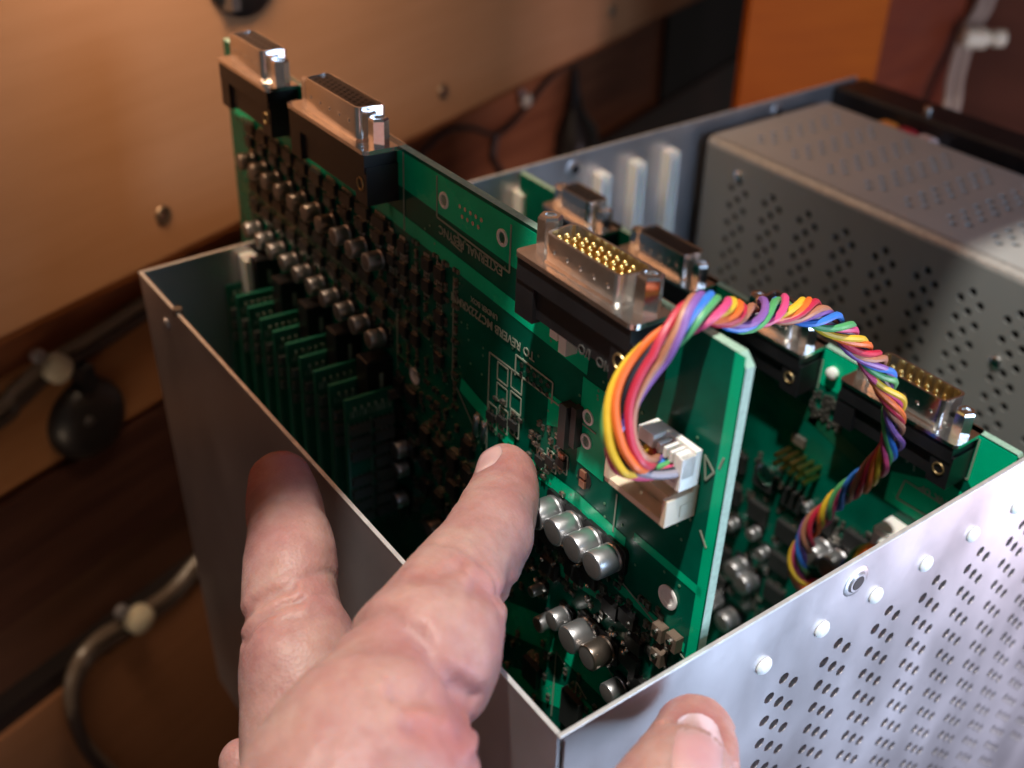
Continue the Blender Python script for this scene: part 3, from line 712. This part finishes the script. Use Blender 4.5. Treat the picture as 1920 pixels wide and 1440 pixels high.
crease(MIDDLE, 4, .3, .007, .012, -.35); crease(MIDDLE, 4, .8, .004, .010, -.2); crease(MIDDLE, 5, .2, .003, .010, -.1); crease(MIDDLE, 1, .9, .004, .012, .1); crease(THUMB, 0, .9, .005, .012, .2); crease(THUMB, 1, .3, .004, .010, .1)
hv = [v.co.copy() for v in hm.vertices]; hn = [v.normal.copy() for v in hm.vertices]
toC = -fwd
TN_C = Vector(THUMB[0][:3]) + down * .006; TN_V = (Vector((-.49, -.40, .77)) + down * .16 + right * .04).normalized(); TN_U = (-down + right * .12); TN_U = (TN_U - TN_V * TN_U.dot(TN_V)).normalized(); TN_W, TN_L = .066, .080
DENTS = [((0.102, 0.367, 0.155), -.022, .07), ((0.353, 0.601, 0.118), -.010, .05), ((-0.150, 0.135, 0.19), -.022, .045), ((-0.021, 0.243, 0.167), .016, .09), ((-0.552, 0.192, 0.269), -.022, .075),
         ((-0.594, 0.078, 0.309), -.022, .06), ((-0.545, 0.043, 0.346), .02, .06), ((-0.459, 0.751, -0.054), .016, .08), ((-0.087, 1.135, 0.016), -.014, .05), ((-0.188, 0.821, -0.091), -.014, .06), ((-0.61, 0.192, 0.218), -.016, .05), ((-0.045, 0.341, 0.263), .012, .07), ((-.462, .261, .25), -.016, .07)]
FOLDS = [([(-0.174, 0.119, 0.19), (-0.24, 0.094, 0.28), (-0.307, 0.102, 0.339), (-0.354, 0.141, 0.344)], .022, .020), ([(-0.224, 0.052, 0.208), (-0.336, 0.012, 0.331), (-0.407, 0.028, 0.377)], .009, .014),
         ([(-0.283, -0.042, 0.223), (-0.38, -0.08, 0.361), (-0.443, -0.057, 0.423)], .008, .014), ([(-0.444, 0.966, -0.141), (-0.433, 0.906, -0.024), (-0.397, 0.863, 0.027), (-0.335, 0.83, 0.042)], .011, .011),
         ([(-0.476, 0.865, -0.111), (-0.453, 0.799, 0.008), (-0.409, 0.761, 0.055), (-0.363, 0.735, 0.065)], .008, .010), ([(0.102, 0.367, 0.155), (0.028, 0.337, 0.234), (-0.006, 0.363, 0.271)], .012, .014), ([(-0.016, 0.615, 0.169), (-0.019, 0.497, 0.241), (0.012, 0.452, 0.268)], .006, .010)]
DENTS = [(Vector(a), b, c) for a, b, c in DENTS]; FOLDS = [([Vector(q) for q in a], b, c) for a, b, c in FOLDS]
def flat(v): return v - fwd * v.dot(fwd)
TIPS = [Vector(INDEX[0][:3]), Vector(MIDDLE[0][:3]), Vector(THUMB[0][:3]), Vector(RING[0][:3])]
REDV = [0.0] * len(hv)
for i, (c, nn) in enumerate(zip(hv, hn)):
    dd = 0.0; red = 0.0
    for a, am, r_ in DENTS:
        q = (c - a).length_squared / (r_ * r_)
        if q < 8: dd += am * math.exp(-q); red += (.30 if am < 0 else -.2) * math.exp(-q)
    if nn.dot(fwd) < .35:
        for pl_, am, w_ in FOLDS:
            if (c - pl_[1]).length > .3: continue
            best = 9; 
            for p_, q_ in zip(pl_, pl_[1:]):
                a_ = flat(p_ - c); b_ = flat(q_ - c); ab = b_ - a_; t_ = max(0, min(1, -a_.dot(ab) / max(1e-9, ab.length_squared))); best = min(best, (a_ + ab * t_).length + .3 * (t_ in (0, 1)) * 0)
            g = math.exp(-(best / w_) ** 2) - .2 * math.exp(-((best - 2.2 * w_) / w_) ** 2)
            dd -= am * g; red += .32 * math.exp(-(best / (w_ * 1.8)) ** 2)
    for tp, ta in zip(TIPS, (.35, .95, .25, .1)):  # strong red on the middle tip stands for light through the flesh
        red += ta * math.exp(-(max(0, (c - tp).length - .09) / .085) ** 2)
    q = c - TN_C
    if q.length < .2 and nn.dot(TN_V) > .1:
        sx_ = q.dot(TN_U.cross(TN_V)) / TN_W; sy_ = q.dot(TN_U) / TN_L
        e = (abs(sx_) ** 2.6 + abs(sy_) ** 2.6) ** (1 / 2.6)
        dd += -.016 * math.exp(-((e - 1.10) / .16) ** 2) + .008 * math.exp(-((e - 1.50) / .22) ** 2) - .004 * (e < 1); red += .75 * math.exp(-((e - 1.08) / .15) ** 2)
    REDV[i] = max(0, min(1, red)); hv[i] = c + nn * dd
for i, (c, nn) in enumerate(zip(hv, hn)):
    dsp = .006 * noise.noise(c * 6.5) + .0028 * noise.noise(c * 17) + .0009 * noise.noise(c * 48)
    for a, n_, d, w, rad in CRE:
        dv = c - a
        if abs(dv.x) < .25 and abs(dv.y) < .25 and abs(dv.z) < .25 and dv.length < rad:
            q = dv.dot(n_) + .018 * noise.noise(c * 9)
            dsp -= d * math.exp(-(q / w) ** 2) * (.4 + .6 * max(0, noise.noise(c * 5 + Vector((3, 1, 2))) + .5))
    hm.vertices[i].co = c + nn * dsp
hm.update()
att = hm.attributes.new('redness', 'FLOAT', 'POINT'); att.data.foreach_set('value', REDV)
def skin_material():
    m = bpy.data.materials.new('skin'); m.use_nodes = True; nt = m.node_tree; b = nt.nodes['Principled BSDF']; N = nt.nodes.new; Lk = nt.links.new
    tc = N('ShaderNodeTexCoord')
    n1 = N('ShaderNodeTexNoise'); n1.inputs['Scale'].default_value = 5; n1.inputs['Detail'].default_value = 3; Lk(tc.outputs['Object'], n1.inputs['Vector'])
    r1 = N('ShaderNodeValToRGB'); r1.color_ramp.elements[0].position = .34; r1.color_ramp.elements[1].position = .66
    r1.color_ramp.elements[0].color = (.37, .185, .175, 1); r1.color_ramp.elements[1].color = (.44, .275, .24, 1); Lk(n1.outputs[0], r1.inputs[0])
    n2 = N('ShaderNodeTexNoise'); n2.inputs['Scale'].default_value = 26; n2.inputs['Detail'].default_value = 4; Lk(tc.outputs['Object'], n2.inputs['Vector'])
    mx = N('ShaderNodeMix'); mx.data_type = 'RGBA'; mx.blend_type = 'MULTIPLY'; mx.inputs[0].default_value = .35
    r2 = N('ShaderNodeValToRGB'); r2.color_ramp.elements[0].position = .35; r2.color_ramp.elements[0].color = (.80, .62, .58, 1); r2.color_ramp.elements[1].position = .6; Lk(n2.outputs[0], r2.inputs[0])
    Lk(r1.outputs[0], mx.inputs[6]); Lk(r2.outputs[0], mx.inputs[7]); at_ = N('ShaderNodeAttribute'); at_.attribute_name = 'redness'; m3 = N('ShaderNodeMix'); m3.data_type = 'RGBA'; m3.blend_type = 'MULTIPLY'; m3.inputs[7].default_value = (.95, .60, .62, 1)
    Lk(at_.outputs['Fac'], m3.inputs[0]); Lk(mx.outputs[2], m3.inputs[6]); Lk(m3.outputs[2], b.inputs['Base Color'])
    b.inputs['Specular IOR Level'].default_value = .35; b.inputs['Roughness'].default_value = .5; b.inputs['Subsurface Weight'].default_value = .7; b.inputs['Subsurface Radius'].default_value = (1, .32, .16); b.inputs['Subsurface Scale'].default_value = .055
    v = N('ShaderNodeTexVoronoi'); v.inputs['Scale'].default_value = 85; Lk(tc.outputs['Object'], v.inputs['Vector'])
    n3 = N('ShaderNodeTexNoise'); n3.inputs['Scale'].default_value = 40; n3.inputs['Detail'].default_value = 6; Lk(tc.outputs['Object'], n3.inputs['Vector'])
    ad = N('ShaderNodeMath'); ad.operation = 'ADD'; Lk(v.outputs['Distance'], ad.inputs[0]); Lk(n3.outputs[0], ad.inputs[1])
    bp = N('ShaderNodeBump'); bp.inputs['Strength'].default_value = .22; bp.inputs['Distance'].default_value = .005; Lk(ad.outputs[0], bp.inputs['Height']); Lk(bp.outputs[0], b.inputs['Normal'])
    return m
SKIN = skin_material()
hm.materials.clear(); hm.materials.append(SKIN); hm.polygons.foreach_set('use_smooth', [True] * len(hm.polygons)); hm.name = 'hand_body'
Hinv = Matrix.Translation((.6, .2, -.1)); 
bvh = BVHTree.FromPolygons([v.co for v in hm.vertices], [p.vertices[:] for p in hm.polygons])
hm.transform(Hinv); link('palm_and_fingers', hm, hand)
NAIL = mat('fingernail', (.54, .35, .33), .28, 0, 6, .10, coat=.35, sss=.3, col2=(.50, .27, .28))
def nail(center, view, updir, w, l, lift=.005):
    """patch on the hand surface: center = point inside the tip, view = outward direction, updir = towards the nail's free edge"""
    vw = Vector(view).normalized(); up = Vector(updir); up = (up - vw * up.dot(vw)).normalized(); sd = up.cross(vw); n = 14
    vs = []
    for i in range(n + 1):
        for j in range(n + 1):
            x = -1 + 2 * i / n; y = -1 + 2 * j / n
            # squircle map
            xx = x * math.sqrt(max(0, 1 - y * y * .42)); yy = y * math.sqrt(max(0, 1 - x * x * .42))
            o_ = Vector(center) + sd * xx * w + up * yy * l + vw * .4
            hit = bvh.ray_cast(o_, -vw)
            if hit[0] is None: return None
            e = max(abs(x), abs(y)); lf = lift * (1 - e ** 6) + (-.004 * e ** 10)
            vs.append(hit[0] + vw * lf - Vector((-.6, -.2, .1)))
    # relax heights so the plate is smoother than the skin
    for it in range(1):
        new = list(vs)
        for i in range(1, n):
            for j in range(1, n): new[i * (n + 1) + j] = (vs[(i - 1) * (n + 1) + j] + vs[(i + 1) * (n + 1) + j] + vs[i * (n + 1) + j - 1] + vs[i * (n + 1) + j + 1]) / 4
        vs = new
    vs = [v + vw * .002 if 0 < (k // (n + 1)) < n and 0 < (k % (n + 1)) < n else v for k, v in enumerate(vs)]
    m = MB(); m.add(vs, [(i * (n + 1) + j, (i + 1) * (n + 1) + j, (i + 1) * (n + 1) + j + 1, i * (n + 1) + j + 1) for i in range(n) for j in range(n)])
    return m.build('fingernail', NAIL, hand, True)
tdir = (Vector(THUMB[0][:3]) - Vector(THUMB[1][:3])).normalized()
nail(TN_C, TN_V, TN_U, TN_W, TN_L, .010)
idir = (Vector(INDEX[0][:3]) - Vector(INDEX[1][:3])).normalized()
nail(Vector(INDEX[0][:3]) + idir * .0, (-right * .62 + toC * .62 - down * .48), idir, .052, .066, .004)

# ================================================================== SURROUNDINGS
e1 = Vector((.93678, .34992, 0)); nq = Vector((.34992, -.93678, 0)); Pq = Vector((1.032, 4.54, 0))
QM = Matrix((e1, -nq, Vector((0, 0, 1)))).transposed().to_4x4(); QM.translation = Pq   # local x along, y away from the viewer, z up
def at(name, label, cat): return thing(name, label, cat, QM.copy())
wb = at('wooden_board', 'large pale orange plywood board filling the upper left behind the card', 'wooden board')
m = MB(); m.box(-5, 8.4, 0, .28, -.66, 4.5); m.box(-5, 8.4, .01, .27, -.70, -.66, 1); m.build('panel', [WOOD, WOODE], wb)
for s, z in ((2.12, -.43), (-.5, -.41), (4.6, -.40), (-2.6, -.40)):
    m = MB(); m.cyl((s, 0, z), (0, -1, 0), .06, .02, 18, prof=[(-.01, .058), (.006, .056), (.012, .05), (.006, .03)]); m.cyl((s - .01, -.007, z), (0, -1, 0), .02, .004, 10, mi=1); m.build('screw', [mat('brass_screw', (.20, .14, .09), .4, .8), CHROME], wb, True)
lampk = at('ceiling_fitting', 'round dark metal fitting on the plywood board at the top edge', 'metal fitting')
m = MB(); m.cyl((.30, 0, .80), (0, -1, 0), .3, .2, 32, prof=[(0, .28), (.04, .28), (.07, .23), (.09, .12), (.10, .05)]); m.build('dome', mat('dark_metal', (.10, .10, .10), .3, .9, 10, .3), lampk, True)
m = MB(); m.box(.1, .16, -.12, -.02, .60, .70); m.build('bracket', mat('dull_metal', (.25, .25, .25), .35, .9), lampk)
bk = at('recessed_panel', 'brown wooden panel set back beneath the plywood board', 'wooden panel')
m = MB(); m.box(-5, 6.7, .5, .6, -1.95, 1.0); m.build('panel', WOODR, bk)
m = MB(); m.box(-5, .9, .44, .499, -1.88, -1.20); m.build('facing', BROWNF, bk)
m = MB(); m.box(6.7, 9, .45, .6, -4.4, 1.0); m.build('dark_void', BLACKW, bk)  # near-black panel painted as the dark void past the recess
lo = at('dark_shelf_beam', 'dark horizontal beam at the lower left under the orange facing', 'beam')
m = MB(); m.box(-5, 9, .42, .7, -2.78, -1.95); m.build('beam', WOODD, lo)
m = MB(); m.box(-5, 9, .55, .7, -3.42, -2.78); m.build('rail', wood('dull_brown_rail', (.11, .05, .03), (.09, .04, .025)), lo)
m = MB(); m.box(-5, 9, .40, .7, -3.50, -3.36); m.build('gap_shade_strip', BLACKW, lo)  # solid black strip painted as the shade in the gap
lp = at('lower_panel', 'brown wooden panel at the bottom left behind the hanging cable', 'wooden panel')
m = MB(); m.box(-5, 9, .36, .7, -6.5, -3.50); m.build('panel', wood('lower_panel_wood', (.36, .165, .08), (.31, .14, .065)), lp)
CABM = mat('grey_cable_sheath', (.16, .12, .09), .35, 0, coat=.2); CABD = mat('dark_cable_sheath', (.05, .035, .03), .35, 0, coat=.2)
def cable(name, label, pts, r, n=8, dark=True, two=True):
    t = at(name, label, 'cable')
    c = crom(pts, n); m = MB(); m.tube(c, r, 8); m.build('cord', CABM, t, True)
    if two: m = MB(); m.tube([(x, y + .0, z - r * 2.1) for x, y, z in c], r * 1.15, 8); m.build('cord', CABD, t, True)
    return t
cable('wall_cable', 'twin cable clipped along the panel left of the case', [(-4, .42, -1.40), (-1.75, .42, -1.34), (-1.4, .42, -1.27), (-1.16, .42, -1.20), (-.8, .42, -1.18), (-.2, .42, -1.12), (.6, .42, -1.10)], .038)
t = at('thin_dark_cable', 'thin dark cable drooping across the recessed panel behind the case', 'cable')
m = MB(); m.tube(crom([(2.2, .46, -1.22), (2.7, .46, -1.05), (3.1, .46, -1.12), (3.5, .46, -1.30), (3.9, .46, -1.22), (4.4, .46, -1.02), (4.9, .46, -.98)], 8), .022, 8); m.build('cord', CABD, t, True)
m = MB(); m.tube(crom([(3.5, .47, -1.30), (3.45, .47, -1.5), (3.6, .47, -1.75), (3.5, .47, -2.1)], 8), .03, 8); m.build('cord', CABD, t, True)
cable('hanging_cable', 'twin cable that runs through the lower clip and bends down at the bottom left', [(.6, .36, -3.05), (-.27, .36, -3.20), (-.72, .36, -3.34), (-1.08, .34, -3.30), (-1.41, .3, -3.22), (-1.62, .26, -3.28), (-1.72, .24, -3.5), (-1.70, .24, -3.92), (-1.56, .24, -4.42), (-1.3, .24, -5.2)], .042)
def clip(name, label, s, z, q, sc=1., c=(.62, .56, .42)):
    t = at(name, label, 'cable clip'); cm_ = mat('cable_clip_plastic', c, .4, 0, sss=.1)
    m = MB(); m.cyl((s, q, z), (0, -1, 0), .08 * sc, .1, 16, prof=[(0, .09 * sc), (.06 * sc, .088 * sc), (.085 * sc, .06 * sc), (.09 * sc, .02 * sc)]); m.build('saddle', cm_, t, True)
    m = MB(); m.cyl((s - .09 * sc, q, z + .13 * sc), (0, -1, 0), .04, .05, 12, prof=[(0, .045 * sc), (.04 * sc, .042 * sc), (.05 * sc, .02 * sc)]); m.build('nail', ZINC, t, True)
clip('cable_clip', 'white cable clip above the black knob', -1.14, -1.24, .40, 1.0)
clip('cable_clip', 'white cable clip on the lower twin cable', -1.08, -3.28, .30, 1.15)
clip('cable_clip', 'small pale cable clip near the hidden end of the recess', 3.9, -1.10, .45, .7, (.3, .2, .15))
kn = at('rubber_bumper', 'round black rubber bumper on the orange facing below the white clip', 'rubber bumper')
m = MB(); m.cyl((-1.0, .44, -1.70), (0, -1, 0), .25, .2, 30, prof=[(0, .27), (.05, .26), (.10, .22), (.13, .12), (.14, .05)]); m.build('cap', mat('black_rubber', (.014, .012, .012), .35), kn, True)  # black shape takes in the dome and its shadow together
m = MB(); m.box(-1.03, -.95, .30, .44, -1.45, -1.28, ch=.01); m.build('stem', BLACKP, kn)
m = MB(); m.cyl((-1.06, .312, -1.64), (0, -1, 0), .03, .02, 12, prof=[(0, .035), (.015, .03), (.02, .01)]); m.build('screw', mat('dull_metal', (.25, .25, .25), .35, .9), kn, True)
pl = at('dark_plug', 'black plug hanging on the brown panel behind the case', 'plug')
m = MB(); m.cyl((4.78, .45, -1.95), (0, 0, 1), .2, .6, 16, prof=[(0, .10), (.1, .27), (.3, .25), (.5, .10), (.7, .05), (.9, .03)]); m.build('body', mat('black_rubber', (.014, .012, .012), .35), pl, True)
# cabinet post on the right
cabm = thing('orange_cabinet', 'orange wooden cabinet corner behind the far corner of the case', 'cabinet', (6.51, 4.14, 0))
def vwall(name, mt, parent, p0, p1, z0, z1, th=.1, off=(0, 0)):
    a = Vector((*p0, 0)); b = Vector((*p1, 0)); d = (b - a).normalized(); nn = Vector((-d.y, d.x, 0)) * th
    m = MB(); m.add([(*(q.xy), z) for z in (z0, z1) for q in (a, b, b + nn, a + nn)], [(0, 1, 5, 4), (1, 2, 6, 5), (2, 3, 7, 6), (3, 0, 4, 7), (4, 5, 6, 7), (3, 2, 1, 0)])
    o = m.build(name, mt, parent); return o
WOODO.node_tree.nodes['Principled BSDF'].inputs['Specular IOR Level'].default_value = .08
vwall('front_panel', WOODO, cabm, (-1.12, .44), (0, 0), -4, 3)
vwall('side_panel', mat('red_brown_panel', (.17, .035, .012), .4, 0, 3, .2, col2=(.12, .022, .01), stretch=(.4, .4, 3)), cabm, (.004, 0), (1.23, .11), -4, 3)
rw = thing('brown_wall_panel', 'dull brown wall panel at the right edge behind the vertical cable', 'wall panel', (0, 0, 0))
vwall('panel', mat('brown_panel', (.115, .038, .022), .45, 0, 2, .15, stretch=(.4, .4, 2)), rw, (7.93, 4.75), (9.6, -1.5), -5, 3)
t = thing('vertical_cable', 'pale double cable running down the brown wall at the top right', 'cable', (0, 0, 0))
vc = [(8.3, 4.5, .5), (7.92, 4.22, -.2), (7.66, 4.16, -.49), (7.45, 4.05, -.80), (7.34, 3.95, -1.03), (7.2, 3.9, -1.5)]
for dx, r_ in ((0, .045), (.09, .04)):
    m = MB(); m.tube([(x + dx, y - dx * .4, z) for x, y, z in crom(vc, 6)], r_, 8); m.build('cord', mat('pale_cable', (.33, .25, .20), .35, 0, coat=.2), t, True)
t = thing('cable_clip', 'cream cable clip on the vertical cable at the top right', 'cable clip', (7.66, 4.10, -.49))
m = MB(); m.cyl((-.1, 0, 0), right, .09, .2, 14, prof=[(0, .06), (.03, .09), (.20, .09), (.23, .05), (.25, .05), (.27, .075), (.36, .075), (.38, .04)]); m.build('saddle', mat('cable_clip_plastic', (.62, .56, .42), .4), t, True)
# the stand the case rests on and the ground
st = thing('black_crate', 'black crate carrying the metal case', 'crate', (0, 0, 0))
m = MB(); m.box(.2, W - .2, .2, L - .2, -6.3, -D - .004); m.build('body', BLACKW, st)
m = MB(); m.box(-8, 12, -6, 12, -6.5, -6.4); m.build('floor', WOODD, None, kind='structure')
# board added overhead, out of view: its straight front edge cuts off the lamp light
board_light.data.spread = math.radians(105)
sh = thing('overhead_cutoff_board', 'unseen board added above the case to cut off the lamp light', 'light blocker', (0, 0, 0))
m = MB(); m.box(-9, 11, .43, 4.6, 3.7, 3.8); m.build('board', WOOD, sh)
